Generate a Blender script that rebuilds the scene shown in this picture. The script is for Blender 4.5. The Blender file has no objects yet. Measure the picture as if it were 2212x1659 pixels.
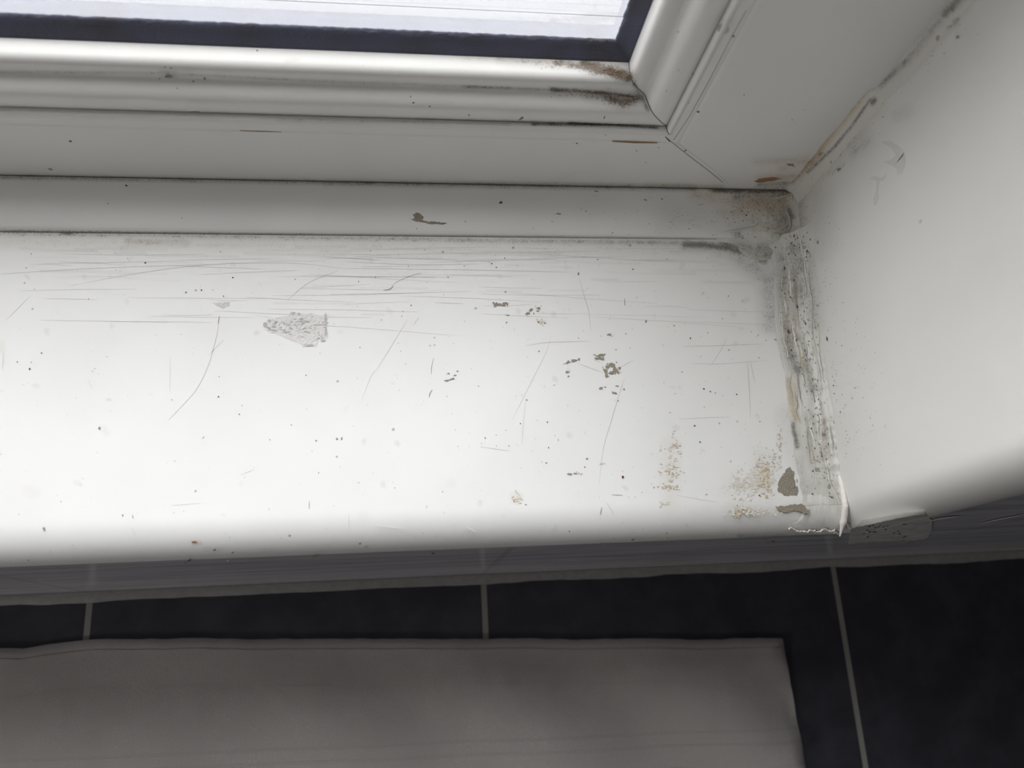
import bpy, bmesh, math, random
import numpy as np
from mathutils import Vector, noise, Euler

# ------------------------------------------------------------------ camera, light, exposure
W, H = 2212, 1659
F = 1805.8192
EUL = (0.3076, -0.1248, -0.0535)
CAM = (-0.2441, -0.2274, 0.4385)
scn = bpy.context.scene
col = scn.collection
cd = bpy.data.cameras.new('camera')
cam = bpy.data.objects.new('camera', cd)
col.objects.link(cam)
cam.location = CAM
cam.rotation_euler = EUL
cd.sensor_width = 36.0
cd.lens = F / W * 36.0
cd.clip_start = 0.01
cd.dof.use_dof = True
cd.dof.focus_distance = 0.47
cd.dof.aperture_fstop = 6.5
scn.camera = cam
scn.view_settings.view_transform = 'Standard'
scn.view_settings.look = 'None'
scn.view_settings.gamma = 1.0
scn.view_settings.use_curve_mapping = False
scn.view_settings.exposure = 0.0

world = bpy.data.worlds.new('overcast_sky')
scn.world = world
world.use_nodes = True
wn = world.node_tree
wn.nodes.clear()
wo = wn.nodes.new('ShaderNodeOutputWorld')
bg = wn.nodes.new('ShaderNodeBackground')
tc = wn.nodes.new('ShaderNodeTexCoord')
sp = wn.nodes.new('ShaderNodeSeparateXYZ')
# overcast sky, brightest towards the upper left, dark ground below the horizon
rp = wn.nodes.new('ShaderNodeMapRange'); rp.interpolation_type = 'SMOOTHSTEP'
for k_, v_ in ((1, -0.04), (2, 0.10), (3, 0.08), (4, 0.50)): rp.inputs[k_].default_value = v_
wn.links.new(tc.outputs['Generated'], sp.inputs[0])
wn.links.new(sp.outputs['Z'], rp.inputs[0])
dp = wn.nodes.new('ShaderNodeVectorMath'); dp.operation = 'DOT_PRODUCT'
dp.inputs[1].default_value = Vector((-0.46, 0.60, 0.66)).normalized()
wn.links.new(tc.outputs['Generated'], dp.inputs[0])
lr = wn.nodes.new('ShaderNodeMapRange'); lr.interpolation_type = 'SMOOTHSTEP'
for k_, v_ in ((1, 0.50), (2, 1.0), (3, 0.0), (4, 4.5)): lr.inputs[k_].default_value = v_
wn.links.new(dp.outputs['Value'], lr.inputs[0])
ad = wn.nodes.new('ShaderNodeMath'); ad.operation = 'ADD'
wn.links.new(rp.outputs[0], ad.inputs[0]); wn.links.new(lr.outputs[0], ad.inputs[1])
st = wn.nodes.new('ShaderNodeMath'); st.operation = 'MULTIPLY'; st.inputs[1].default_value = 2.65
wn.links.new(ad.outputs[0], st.inputs[0])
bg.inputs['Color'].default_value = (0.99, 0.995, 1.0, 1)
wn.links.new(st.outputs[0], bg.inputs['Strength'])
wn.links.new(bg.outputs[0], wo.inputs[0])

WIN_X0, WIN_X1, WIN_Z1 = -1.25, 0.0, 1.15          # the opening of the recess
# sampling portal in the window opening for the daylight
pl = bpy.data.lights.new('window_portal', 'AREA')
pl.shape = 'RECTANGLE'; pl.size = 1.0; pl.size_y = 0.95
pl.cycles.is_portal = True
po = bpy.data.objects.new('window_portal', pl)
po.location = (-0.63, 0.07, 0.575)
po.rotation_euler = (-math.pi / 2, 0, 0)
col.objects.link(po)

# weak fill light, unseen, added to brighten the room side
rl = bpy.data.lights.new('fill_light', 'AREA')
rl.shape = 'DISK'; rl.size = 0.26; rl.energy = 7.0; rl.color = (1.0, 0.96, 0.93)
ro = bpy.data.objects.new('fill_light', rl)
ro.location = (-1.76, -1.1, 0.55)
ro.rotation_euler = (0, -math.pi / 2, 0)
col.objects.link(ro)

# ------------------------------------------------------------------ measuring: photo pixel <-> real surface
RM = np.array(Euler(EUL, 'XYZ').to_matrix())
C0 = np.array(CAM)

def hit(u, v, n, c):
    """the point of the plane n.p = c that is seen at photo position (u, v)"""
    d = RM @ np.array([(u - W / 2) / F, -(v - H / 2) / F, -1.0])
    n = np.array(n, float)
    return C0 + d * ((c - n @ C0) / (n @ d))

def to_px(P):
    q = (np.asarray(P) - C0) @ RM
    return W / 2 + F * q[..., 0] / -q[..., 2], H / 2 - F * q[..., 1] / -q[..., 2]

# ------------------------------------------------------------------ materials
def mat(name):
    m = bpy.data.materials.new(name); m.use_nodes = True
    nt = m.node_tree; nt.nodes.clear()
    o = nt.nodes.new('ShaderNodeOutputMaterial')
    b = nt.nodes.new('ShaderNodeBsdfPrincipled')
    nt.links.new(b.outputs[0], o.inputs[0])
    return m, nt, b, o

def nd(nt, t, **kw):
    n = nt.nodes.new(t)
    for k, v in kw.items(): setattr(n, k, v)
    return n

def math_(nt, op, a, b=None, c=None, clamp=False):
    n = nt.nodes.new('ShaderNodeMath'); n.operation = op; n.use_clamp = clamp
    for i, v in enumerate((a, b, c)):
        if v is None: continue
        if isinstance(v, (int, float)): n.inputs[i].default_value = v
        else: nt.links.new(v, n.inputs[i])
    return n.outputs[0]

def noise_(nt, scale, detail=3, vec=None, rough=0.5, dim='3D'):
    n = nt.nodes.new('ShaderNodeTexNoise'); n.inputs['Scale'].default_value = scale
    n.inputs['Detail'].default_value = detail; n.inputs['Roughness'].default_value = rough
    if vec is not None: nt.links.new(vec, n.inputs['Vector'])
    return n.outputs['Fac']

def mapped(nt, scale, rot=(0, 0, 0)):
    t = nt.nodes.new('ShaderNodeTexCoord'); m = nt.nodes.new('ShaderNodeMapping')
    m.inputs['Scale'].default_value = scale; m.inputs['Rotation'].default_value = rot
    nt.links.new(t.outputs['Object'], m.inputs['Vector'])
    return m.outputs[0]

def mix_(nt, fac, a, b):
    n = nt.nodes.new('ShaderNodeMix'); n.data_type = 'RGBA'
    if isinstance(fac, (int, float)): n.inputs[0].default_value = fac
    else: nt.links.new(fac, n.inputs[0])
    for i, v in ((6, a), (7, b)):
        if isinstance(v, tuple): n.inputs[i].default_value = (*v, 1)
        else: nt.links.new(v, n.inputs[i])
    return n.outputs[2]

def sstep(nt, x, lo, hi, tmin=0.0, tmax=1.0):
    n = nt.nodes.new('ShaderNodeMapRange'); n.interpolation_type = 'SMOOTHSTEP'
    nt.links.new(x, n.inputs[0])
    n.inputs[1].default_value = lo; n.inputs[2].default_value = hi
    n.inputs[3].default_value = tmin; n.inputs[4].default_value = tmax
    return n.outputs[0]

def bump_(nt, b, h, strength, dist):
    n = nt.nodes.new('ShaderNodeBump'); n.inputs['Strength'].default_value = strength
    n.inputs['Distance'].default_value = dist
    nt.links.new(h, n.inputs['Height']); nt.links.new(n.outputs[0], b.inputs['Normal'])

def plastic(name, base, rough, speck=0.5, dirt=(0.20, 0.19, 0.165), brown=(0.13, 0.092, 0.06), tan=(0.50, 0.41, 0.28), ridges=None, bump=0.03):
    """white uPVC or silicone that carries grime where the 'grime' attribute says (r grey mould, g brown mould, b tan stain)"""
    m, nt, b, o = mat(name)
    at = nd(nt, 'ShaderNodeAttribute', attribute_name='grime')
    s = nt.nodes.new('ShaderNodeSeparateColor'); nt.links.new(at.outputs['Color'], s.inputs[0])
    fine = noise_(nt, 900, 4, mapped(nt, (1, 1, 1)), 0.65)
    mid = noise_(nt, 190, 4, mapped(nt, (1, 1.3, 1)), 0.6)
    n = math_(nt, 'ADD', math_(nt, 'MULTIPLY', fine, 0.6), math_(nt, 'MULTIPLY', mid, 0.4))
    c = mix_(nt, sstep(nt, noise_(nt, 14, 3, mapped(nt, (1, 1, 1))), 0.35, 0.7), base, tuple(x * 0.965 for x in base))
    def layer(c, ch, color, k):
        a = s.outputs[ch]
        f = math_(nt, 'ADD', a, math_(nt, 'MULTIPLY', math_(nt, 'SUBTRACT', n, 0.5), 2.4))
        f = sstep(nt, f, 0.25, 0.95)
        soft = math_(nt, 'MULTIPLY', a, 0.55)
        f = math_(nt, 'MULTIPLY', math_(nt, 'ADD', math_(nt, 'MULTIPLY', f, 0.6), soft), k, clamp=True)
        g = math_(nt, 'MULTIPLY', f, sstep(nt, a, 0.02, 0.12), clamp=True)
        return mix_(nt, g, c, color)
    c = layer(c, 2, tan, 0.85)
    c = layer(c, 1, brown, 0.95)
    c = layer(c, 0, dirt, 0.95)
    # tiny specks of dirt everywhere
    v = nt.nodes.new('ShaderNodeTexVoronoi'); v.inputs['Scale'].default_value = 170
    nt.links.new(mapped(nt, (1, 1, 1)), v.inputs['Vector'])
    sc = nt.nodes.new('ShaderNodeSeparateColor'); nt.links.new(v.outputs['Color'], sc.inputs[0])
    size = math_(nt, 'MULTIPLY', math_(nt, 'SUBTRACT', sc.outputs[0], 1 - 0.16 * speck, clamp=True), 0.9)
    size = math_(nt, 'ADD', size, math_(nt, 'MULTIPLY', math_(nt, 'SUBTRACT', fine, 0.5), 0.10))
    hitm = math_(nt, 'LESS_THAN', v.outputs['Distance'], size)
    hitm = math_(nt, 'MULTIPLY', hitm, math_(nt, 'GREATER_THAN', sc.outputs[0], 1 - 0.16 * speck))
    c = mix_(nt, math_(nt, 'MULTIPLY', hitm, 0.6), c, (0.22, 0.20, 0.17))
    nt.links.new(c, b.inputs['Base Color'])
    b.inputs['Roughness'].default_value = rough
    h = fine
    if ridges:
        h = math_(nt, 'ADD', math_(nt, 'MULTIPLY', fine, 0.3), noise_(nt, 60, 4, mapped(nt, ridges), 0.6))
    bump_(nt, b, h, bump, 0.002)
    return m

def plain(name, c, rough, bump=0.0, scale=300, var=0.0, metal=0.0):
    m, nt, b, o = mat(name)
    n = noise_(nt, scale, 4, mapped(nt, (1, 1, 1)))
    nt.links.new(mix_(nt, n, tuple(x * (1 - var) for x in c), tuple(min(1, x * (1 + var)) for x in c)), b.inputs['Base Color'])
    b.inputs['Roughness'].default_value = rough; b.inputs['Metallic'].default_value = metal
    if bump: bump_(nt, b, n, bump, 0.001)
    return m

M = {}
M['sill'] = plastic('white_sill_plastic', (0.80, 0.80, 0.79), 0.42, 1.0)
M['frame'] = plastic('white_frame_plastic', (0.76, 0.755, 0.74), 0.30, 0.35)
M['reveal'] = plastic('white_reveal_board', (0.72, 0.715, 0.69), 0.42, 0.12)
M['seal'] = plastic('dirty_white_silicone', (0.66, 0.65, 0.61), 0.38, 1.6, brown=(0.21, 0.14, 0.09), ridges=(3.0, 0.35, 3.0), bump=0.35)
M['chip'] = plain('exposed_taupe_core', (0.285, 0.255, 0.205), 0.8, 0.6, 900, 0.35)
M['chip_dark'] = plain('dark_grime_flake', (0.10, 0.095, 0.085), 0.8, 0.4, 900, 0.3)
M['scuff'] = plain('grey_scuff', (0.52, 0.51, 0.50), 0.7, 0.8, 700, 0.30)
M['scuff_light'] = plain('pale_scuff', (0.64, 0.64, 0.63), 0.7, 0.6, 700, 0.10)
M['scuff_paper'] = plain('torn_paper_residue', (0.74, 0.725, 0.71), 0.8, 0.8, 500, 0.06)
M['scratch'] = plain('hairline_scratch', (0.60, 0.59, 0.57), 0.7, 0, 500, 0.1)
M['scratch_dark'] = plain('dark_hairline_scratch', (0.34, 0.33, 0.31), 0.7, 0, 500, 0.2)
M['tan'] = plain('tan_adhesive_residue', (0.52, 0.43, 0.29), 0.75, 0.3, 900, 0.18)
M['tan_pale'] = plain('pale_tan_residue', (0.70, 0.655, 0.56), 0.7, 0.2, 900, 0.06)
M['rust'] = plain('rust_mark', (0.30, 0.17, 0.09), 0.8, 0, 500, 0.3)
M['red'] = plain('dark_red_spot', (0.12, 0.02, 0.012), 0.5)
M['crevice'] = plain('grime_and_joint_shade', (0.10, 0.088, 0.072), 0.9, 0, 500, 0.4)  # grime specks, and the contact shadow painted along the mitre
M['flake_white'] = plain('torn_white_silicone', (0.84, 0.80, 0.76), 0.45, 0.3, 500, 0.06)

def rubber():
    m, nt, b, o = mat('black_mouldy_rubber')
    n = noise_(nt, 600, 4, mapped(nt, (1, 1, 1)), 0.7)
    n2 = noise_(nt, 40, 3, mapped(nt, (1, 1, 1)))
    c = mix_(nt, sstep(nt, n2, 0.4, 0.7), (0.085, 0.090, 0.130), (0.075, 0.072, 0.090))
    c = mix_(nt, sstep(nt, n, 0.66, 0.76), c, (0.16, 0.15, 0.16))
    nt.links.new(c, b.inputs['Base Color']); b.inputs['Roughness'].default_value = 0.75
    b.inputs['Specular IOR Level'].default_value = 0.3
    bump_(nt, b, n, 0.6, 0.001)
    return m
M['rubber'] = rubber()

def glass():
    m, nt, b, o = mat('clear_window_glass')
    nt.nodes.remove(b)
    t = nd(nt, 'ShaderNodeBsdfTransparent'); t.inputs[0].default_value = (0.95, 0.95, 0.95, 1)
    g = nd(nt, 'ShaderNodeBsdfGlossy'); g.inputs['Roughness'].default_value = 0.02
    fr = nd(nt, 'ShaderNodeFresnel'); fr.inputs[0].default_value = 1.45
    k = math_(nt, 'MULTIPLY', fr.outputs[0], 0.6)
    mx = nd(nt, 'ShaderNodeMixShader')
    nt.links.new(k, mx.inputs[0]); nt.links.new(t.outputs[0], mx.inputs[1]); nt.links.new(g.outputs[0], mx.inputs[2])
    nt.links.new(mx.outputs[0], o.inputs[0])
    return m
M['glass'] = glass()

GX0, GS = -0.4606, 0.2773                 # position and spacing of the grout joints
def tiles(name, ax, off, spacing, base, film):
    """dark glazed tiles; grout joints run along x at GX0 + k*GS and along the other axis"""
    m, nt, b, o = mat(name)
    t = nd(nt, 'ShaderNodeTexCoord'); s = nd(nt, 'ShaderNodeSeparateXYZ'); nt.links.new(t.outputs['Object'], s.inputs[0])
    def joint(val, off, sp, w):
        f = math_(nt, 'FRACT', math_(nt, 'DIVIDE', math_(nt, 'SUBTRACT', val, off - 50 * sp), sp))
        d = math_(nt, 'MINIMUM', f, math_(nt, 'SUBTRACT', 1.0, f))
        d = math_(nt, 'MULTIPLY', d, sp)
        return sstep(nt, d, w * 0.75, w, 1.0, 0.0)
    j = math_(nt, 'MAXIMUM', joint(s.outputs[0], GX0, GS, 0.0024), joint(s.outputs[ax], off, spacing, 0.0021))
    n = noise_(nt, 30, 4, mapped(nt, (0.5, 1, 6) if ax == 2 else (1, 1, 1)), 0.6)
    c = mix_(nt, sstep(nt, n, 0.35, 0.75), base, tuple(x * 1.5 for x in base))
    if film:  # paler streak colour mixed over the base
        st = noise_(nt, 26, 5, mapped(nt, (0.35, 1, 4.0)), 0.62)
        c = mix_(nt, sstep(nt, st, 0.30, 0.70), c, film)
        j = math_(nt, 'MULTIPLY', j, 0.25)
    c = mix_(nt, j, c, (0.30, 0.295, 0.27))
    nt.links.new(c, b.inputs['Base Color'])
    b.inputs['Roughness'].default_value = 0.16 if film else 0.35
    b.inputs['Specular IOR Level'].default_value = 0.5 if film else 0.25
    h = math_(nt, 'MULTIPLY', j, -1.0)
    bump_(nt, b, h, 0.5, 0.001)
    return m
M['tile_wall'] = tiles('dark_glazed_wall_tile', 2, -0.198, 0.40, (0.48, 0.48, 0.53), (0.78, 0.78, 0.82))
M['tile_ledge'] = tiles('dark_glazed_ledge_tile', 1, -0.178, 0.555, (0.043, 0.044, 0.055), None)

def towel_mat():
    m, nt, b, o = mat('grey_cotton_weave')
    f = noise_(nt, 2600, 2, mapped(nt, (0.4, 1.2, 1)), 0.6)
    big = noise_(nt, 16, 4, mapped(nt, (1, 1, 1)), 0.55)
    c = mix_(nt, sstep(nt, big, 0.3, 0.75), (0.44, 0.415, 0.40), (0.54, 0.515, 0.50))
    c = mix_(nt, sstep(nt, f, 0.35, 0.7), tuple([0.40, 0.375, 0.365]), c)
    t = nd(nt, 'ShaderNodeTexCoord'); s = nd(nt, 'ShaderNodeSeparateXYZ'); nt.links.new(t.outputs['Object'], s.inputs[0])
    # woven border: two straight lines and a row of squared hooks
    def band(val, a, w): return sstep(nt, math_(nt, 'ABSOLUTE', math_(nt, 'SUBTRACT', val, a)), w * 0.6, w, 1.0, 0.0)
    y = math_(nt, 'ADD', s.outputs[1], math_(nt, 'MULTIPLY', s.outputs[0], 0.028))
    fx = math_(nt, 'FRACT', math_(nt, 'MULTIPLY', math_(nt, 'ADD', s.outputs[0], 10.0), 11.0))
    l1 = band(y, TB + 0.018, 0.0012)
    l2 = band(y, TB + 0.009, 0.0014)
    top = math_(nt, 'MULTIPLY', band(y, TB - 0.006, 0.0015), band(fx, 0.35, 0.22))
    low = math_(nt, 'GREATER_THAN', math_(nt, 'MULTIPLY', -1.0, y), -(TB - 0.006))
    leg = math_(nt, 'MULTIPLY', low, math_(nt, 'MAXIMUM', band(fx, 0.14, 0.035), band(fx, 0.56, 0.035)))
    p = math_(nt, 'MAXIMUM', math_(nt, 'MAXIMUM', l1, l2), math_(nt, 'MAXIMUM', top, leg), clamp=True)
    c = mix_(nt, math_(nt, 'MULTIPLY', p, 0.22), c, (0.33, 0.31, 0.30))
    nt.links.new(c, b.inputs['Base Color'])
    b.inputs['Roughness'].default_value = 0.95; b.inputs['Specular IOR Level'].default_value = 0.1
    bump_(nt, b, math_(nt, 'SUBTRACT', f, p), 0.4, 0.001)
    return m
TB = -0.315
M['towel'] = towel_mat()
M['outside'] = plain('grey_white_exterior_board', (0.36, 0.365, 0.385), 0.75, 0.25, 700, 0.035)
M['outside_joint'] = plain('board_joint_shadow_gap', (0.20, 0.20, 0.22), 0.9)
M['plaster'] = plain('painted_plaster', (0.55, 0.54, 0.52), 0.9, 0.1, 60, 0.03)
M['floor'] = plain('dark_floor', (0.06, 0.06, 0.065), 0.4, 0, 20, 0.2)
M['white'] = plain('white_enamel', (0.8, 0.8, 0.8), 0.3)
M['caulk'] = plain('grey_joint_sealant', (0.32, 0.315, 0.31), 0.6, 0.3, 200, 0.25)

def film_mat():
    m, nt, b, o = mat('smeared_silicone_film')
    n = noise_(nt, 120, 5, mapped(nt, (1, 1, 1)), 0.65)
    nt.links.new(mix_(nt, sstep(nt, n, 0.35, 0.75), (0.70, 0.69, 0.67), (0.48, 0.46, 0.44)), b.inputs['Base Color'])
    b.inputs['Roughness'].default_value = 0.45
    bump_(nt, b, n, 0.4, 0.002)
    return m
M['film'] = film_mat()
M['mould'] = plain('grey_green_mould', (0.36, 0.35, 0.315), 0.85, 0.3, 900, 0.35)
M['mould_brown'] = plain('brown_mould_speck', (0.20, 0.145, 0.09), 0.9, 0.3, 900, 0.3)
M['seal_clean'] = plain('cleaner_silicone', (0.74, 0.73, 0.70), 0.4, 0.2, 300, 0.06)

# ------------------------------------------------------------------ mesh helpers
class MB:
    def __init__(s): s.v = []; s.f = []; s.m = []; s.mats = []; s.smooth = []
    def mi(s, m):
        if m not in s.mats: s.mats.append(m)
        return s.mats.index(m)
    def grid(s, P, m, smooth=True, flip=False):
        a, b = P.shape[:2]; o = len(s.v); s.v += [tuple(x) for x in P.reshape(-1, 3)]; k = s.mi(m)
        for i in range(a - 1):
            for j in range(b - 1):
                q = (o + i * b + j, o + i * b + j + 1, o + (i + 1) * b + j + 1, o + (i + 1) * b + j)
                s.f.append(q[::-1] if flip else q); s.m.append(k); s.smooth.append(smooth)
        return o
    def poly(s, pts, m, smooth=False):
        o = len(s.v); s.v += [tuple(x) for x in pts]; s.f.append(tuple(range(o, o + len(pts)))); s.m.append(s.mi(m)); s.smooth.append(smooth)
    def box(s, a, b, m):
        x0, y0, z0 = a; x1, y1, z1 = b; o = len(s.v)
        s.v += [(x, y, z) for z in (z0, z1) for y in (y0, y1) for x in (x0, x1)]
        for q in ((0, 2, 3, 1), (4, 5, 7, 6), (0, 1, 5, 4), (2, 6, 7, 3), (0, 4, 6, 2), (1, 3, 7, 5)):
            s.f.append(tuple(o + i for i in q)); s.m.append(s.mi(m)); s.smooth.append(False)
    def build(s, name, parent=None, marks=None):
        me = bpy.data.meshes.new(name); me.from_pydata(s.v, [], s.f); me.update()
        for k in s.mats: me.materials.append(M[k])
        me.polygons.foreach_set('material_index', s.m); me.polygons.foreach_set('use_smooth', s.smooth)
        at = me.color_attributes.new('grime', 'FLOAT_COLOR', 'POINT')
        n = len(s.v); g = np.zeros((n, 4), np.float32); g[:, 3] = 1
        if marks: g[:, :3] = grime(np.array(s.v), marks)
        at.data.foreach_set('color', g.ravel())
        ob = bpy.data.objects.new(name, me); col.objects.link(ob)
        if parent: ob.parent = parent
        return ob

def grime(V, marks):
    """marks: (channel, strength, radius_px, [(u, v), ...]) - soft capsules of grime along measured lines"""
    u, v = to_px(V); g = np.zeros((len(V), 3), np.float32)
    for ch, st, r, pts in marks:
        d = np.full(len(V), 1e9)
        if len(pts) == 1: d = np.hypot(u - pts[0][0], v - pts[0][1])
        for (a, b), (c, e_) in zip(pts, pts[1:]):
            L2 = (c - a) ** 2 + (e_ - b) ** 2
            t = np.clip(((u - a) * (c - a) + (v - b) * (e_ - b)) / L2, 0, 1)
            d = np.minimum(d, np.hypot(u - a - t * (c - a), v - b - t * (e_ - b)))
        g[:, ch] = np.maximum(g[:, ch], st * np.exp(-(d / r) ** 2))
    return g

rnd = random.Random(7)
COUNT = [0]
def blob(mb, u, v, ru, rv, n, c, m, ang=0.0, jag=0.45, k=13, off=0.00012, r=None):
    """an irregular flake lying on the plane n.p = c"""
    r = r or rnd; pts = []
    COUNT[0] += 1; off += (COUNT[0] % 500) * 4e-7              # flakes that overlap lie one on another
    nn = np.array(n, float)
    for i in range(k):
        t = i / k * 2 * math.pi; q = 1 - jag * r.random()
        a, b = ru * q * math.cos(t), rv * q * math.sin(t)
        ca, sa = math.cos(ang), math.sin(ang)
        pts.append(hit(u + a * ca - b * sa, v + a * sa + b * ca, n, c) + nn * off)
    up = np.cross(pts[1] - pts[0], pts[k // 2] - pts[0])
    if up @ nn < 0: pts = pts[::-1]
    mb.poly(pts, m)

def shape(mb, pts, n, c, m, off=0.0001, jag=2.0, step=7.0, fac=1.0):
    """a measured outline, roughened, lying on the plane n.p = c"""
    out = []; nn = np.array(n, float)
    for (a, b), (c2, d) in zip(pts, pts[1:] + pts[:1]):
        L = math.hypot(c2 - a, d - b); k = max(1, int(L / step))
        for i in range(k):
            t = i / k
            out.append(hit(a + (c2 - a) * t + rnd.uniform(-jag, jag) * fac, b + (d - b) * t + rnd.uniform(-jag, jag) * fac, n, c) + nn * off)
    A = sum((np.cross(out[i], out[(i + 1) % len(out)]) for i in range(len(out))), np.zeros(3))
    if A @ nn < 0: out = out[::-1]
    mb.poly(out, m)

def line(mb, pts, w, n, c, m, off=0.00008, taper=True):
    """a hairline of width w px on the plane n.p = c"""
    nn = np.array(n, float); k = len(pts); L = []; R_ = []
    for i, (u, v) in enumerate(pts):
        a = pts[max(0, i - 1)]; b = pts[min(k - 1, i + 1)]
        dx, dy = b[0] - a[0], b[1] - a[1]; l = math.hypot(dx, dy) or 1
        ww = w * (0.25 + 0.75 * math.sin(math.pi * (i + 0.3) / (k - 0.4)) if taper and k > 2 else 1) / 2
        L.append(hit(u - dy / l * ww, v + dx / l * ww, n, c) + nn * off)
        R_.append(hit(u + dy / l * ww, v - dx / l * ww, n, c) + nn * off)
    P = np.array([L, R_])
    up = np.cross(P[1, 0] - P[0, 0], P[0, -1] - P[0, 0])
    mb.grid(P, m, False, flip=(up @ nn > 0))

def curve(pts, k=10):
    """smooth px polyline through three or more points"""
    out = []
    P = [pts[0]] + list(pts) + [pts[-1]]
    for i in range(1, len(P) - 2):
        p0, p1, p2, p3 = P[i - 1], P[i], P[i + 1], P[i + 2]
        for j in range(k):
            t = j / k
            out.append(tuple(0.5 * (2 * p1[q] + (p2[q] - p0[q]) * t + (2 * p0[q] - 5 * p1[q] + 4 * p2[q] - p3[q]) * t * t + (3 * p1[q] - p0[q] - 3 * p2[q] + p3[q]) * t ** 3) for q in (0, 1)))
    return out + [pts[-1]]

def tag(o, label=None, cat=None, kind=None, group=None):
    if label: o['label'] = label
    if cat: o['category'] = cat
    if kind: o['kind'] = kind
    if group: o['group'] = group
    return o

def empty(name, loc=(0, 0, 0)):
    o = bpy.data.objects.new(name, None); col.objects.link(o); o.empty_display_size = 0.05
    return o

Zp = (0, 0, 1); Yp = (0, -1, 0); Xp = (-1, 0, 0)          # outward normals: sill top, faces towards the room, reveal

# ------------------------------------------------------------------ room shell
YW = -0.1775                                              # room face of the tiled wall
mb = MB()
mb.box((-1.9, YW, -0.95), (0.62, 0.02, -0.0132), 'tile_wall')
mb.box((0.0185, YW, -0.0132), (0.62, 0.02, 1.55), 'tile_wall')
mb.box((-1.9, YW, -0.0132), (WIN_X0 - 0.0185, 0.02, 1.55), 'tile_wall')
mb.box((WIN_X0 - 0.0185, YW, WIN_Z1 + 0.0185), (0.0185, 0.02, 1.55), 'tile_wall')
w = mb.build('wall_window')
tag(w, 'dark glossy tiled wall with pale grey streaks below and beside the window recess', 'wall', 'structure')
mb = MB(); mb.box((0.02, 0.02, -0.95), (0.62, 0.10, 1.55), 'plaster'); mb.box((-1.9, 0.02, -0.95), (-1.27, 0.10, 1.55), 'plaster')
mb.box((-1.27, 0.02, WIN_Z1 + 0.02), (0.02, 0.10, 1.55), 'plaster'); mb.box((-1.27, 0.02, -0.95), (0.02, 0.10, -0.03), 'plaster')
tag(mb.build('wall_outer'), 'outer leaf of the wall around the window', 'wall', 'structure')
for nm, a, b in (('wall_right', (0.62, -2.6, -0.95), (0.68, 0.10, 1.55)), ('wall_left', (-1.96, -2.6, -0.95), (-1.9, 0.10, 1.55)), ('wall_back', (-1.96, -2.66, -0.95), (0.68, -2.6, 1.55))):
    mb = MB(); mb.box(a, b, 'floor' if nm != 'wall_left' else 'plaster'); tag(mb.build(nm), ('dark' if nm != 'wall_left' else 'painted') + ' bathroom wall, ' + nm.split('_')[1] + ' side', 'wall', 'structure')
mb = MB(); mb.box((-1.96, -2.66, 1.55), (0.68, 0.10, 1.60), 'plaster'); tag(mb.build('ceiling'), 'plain painted ceiling', 'ceiling', 'structure')
mb = MB(); mb.box((-1.96, -2.66, -1.0), (0.68, 0.10, -0.95), 'floor'); tag(mb.build('floor'), 'dark bathroom floor', 'floor', 'structure')

# housing added around the unseen fill light
mb = MB()
ang = np.linspace(0, 2 * math.pi, 33)
pr = [(0.0, -1.90), (0.15, -1.90), (0.16, -1.86), (0.15, -1.775), (0.14, -1.775), (0.135, -1.89)]
mb.grid(np.array([[(x, -1.1 + r * math.cos(t), 0.55 + r * math.sin(t)) for t in ang] for r, x in pr]), 'white')
tag(mb.build('fill_light_housing'), 'round white housing added around the unseen fill light on the left bathroom wall', 'lamp')

# ------------------------------------------------------------------ tiled ledge below the sill
ZL = -0.198
mb = MB()
mb.box((-1.9, -0.66, -0.95), (0.62, YW - 0.0002, ZL), 'tile_ledge')
tag(mb.build('tiled_ledge'), 'black glazed tile ledge with thin grey grout lines below the windowsill', 'ledge')
mb = MB()
xs = np.linspace(-1.0, 0.62, 260); P = []
for x in xs:
    wv = noise.noise((x * 18, 0, 0)) * 0.0016 + noise.noise((x * 60, 3, 0)) * 0.0006
    r = 0.0065 + wv
    P.append([(x, YW - 0.0002, ZL + r * 1.1), (x, YW - r * 0.35, ZL + r * 0.42), (x, YW - r * 0.62, ZL + r * 0.22), (x, YW - r, ZL + 0.0002)])
mb.grid(np.array(P), 'caulk', flip=True)
tag(mb.build('joint_sealant'), 'thin grey joint between the dark wall tiles and the tiled ledge', 'sealant')

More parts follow.
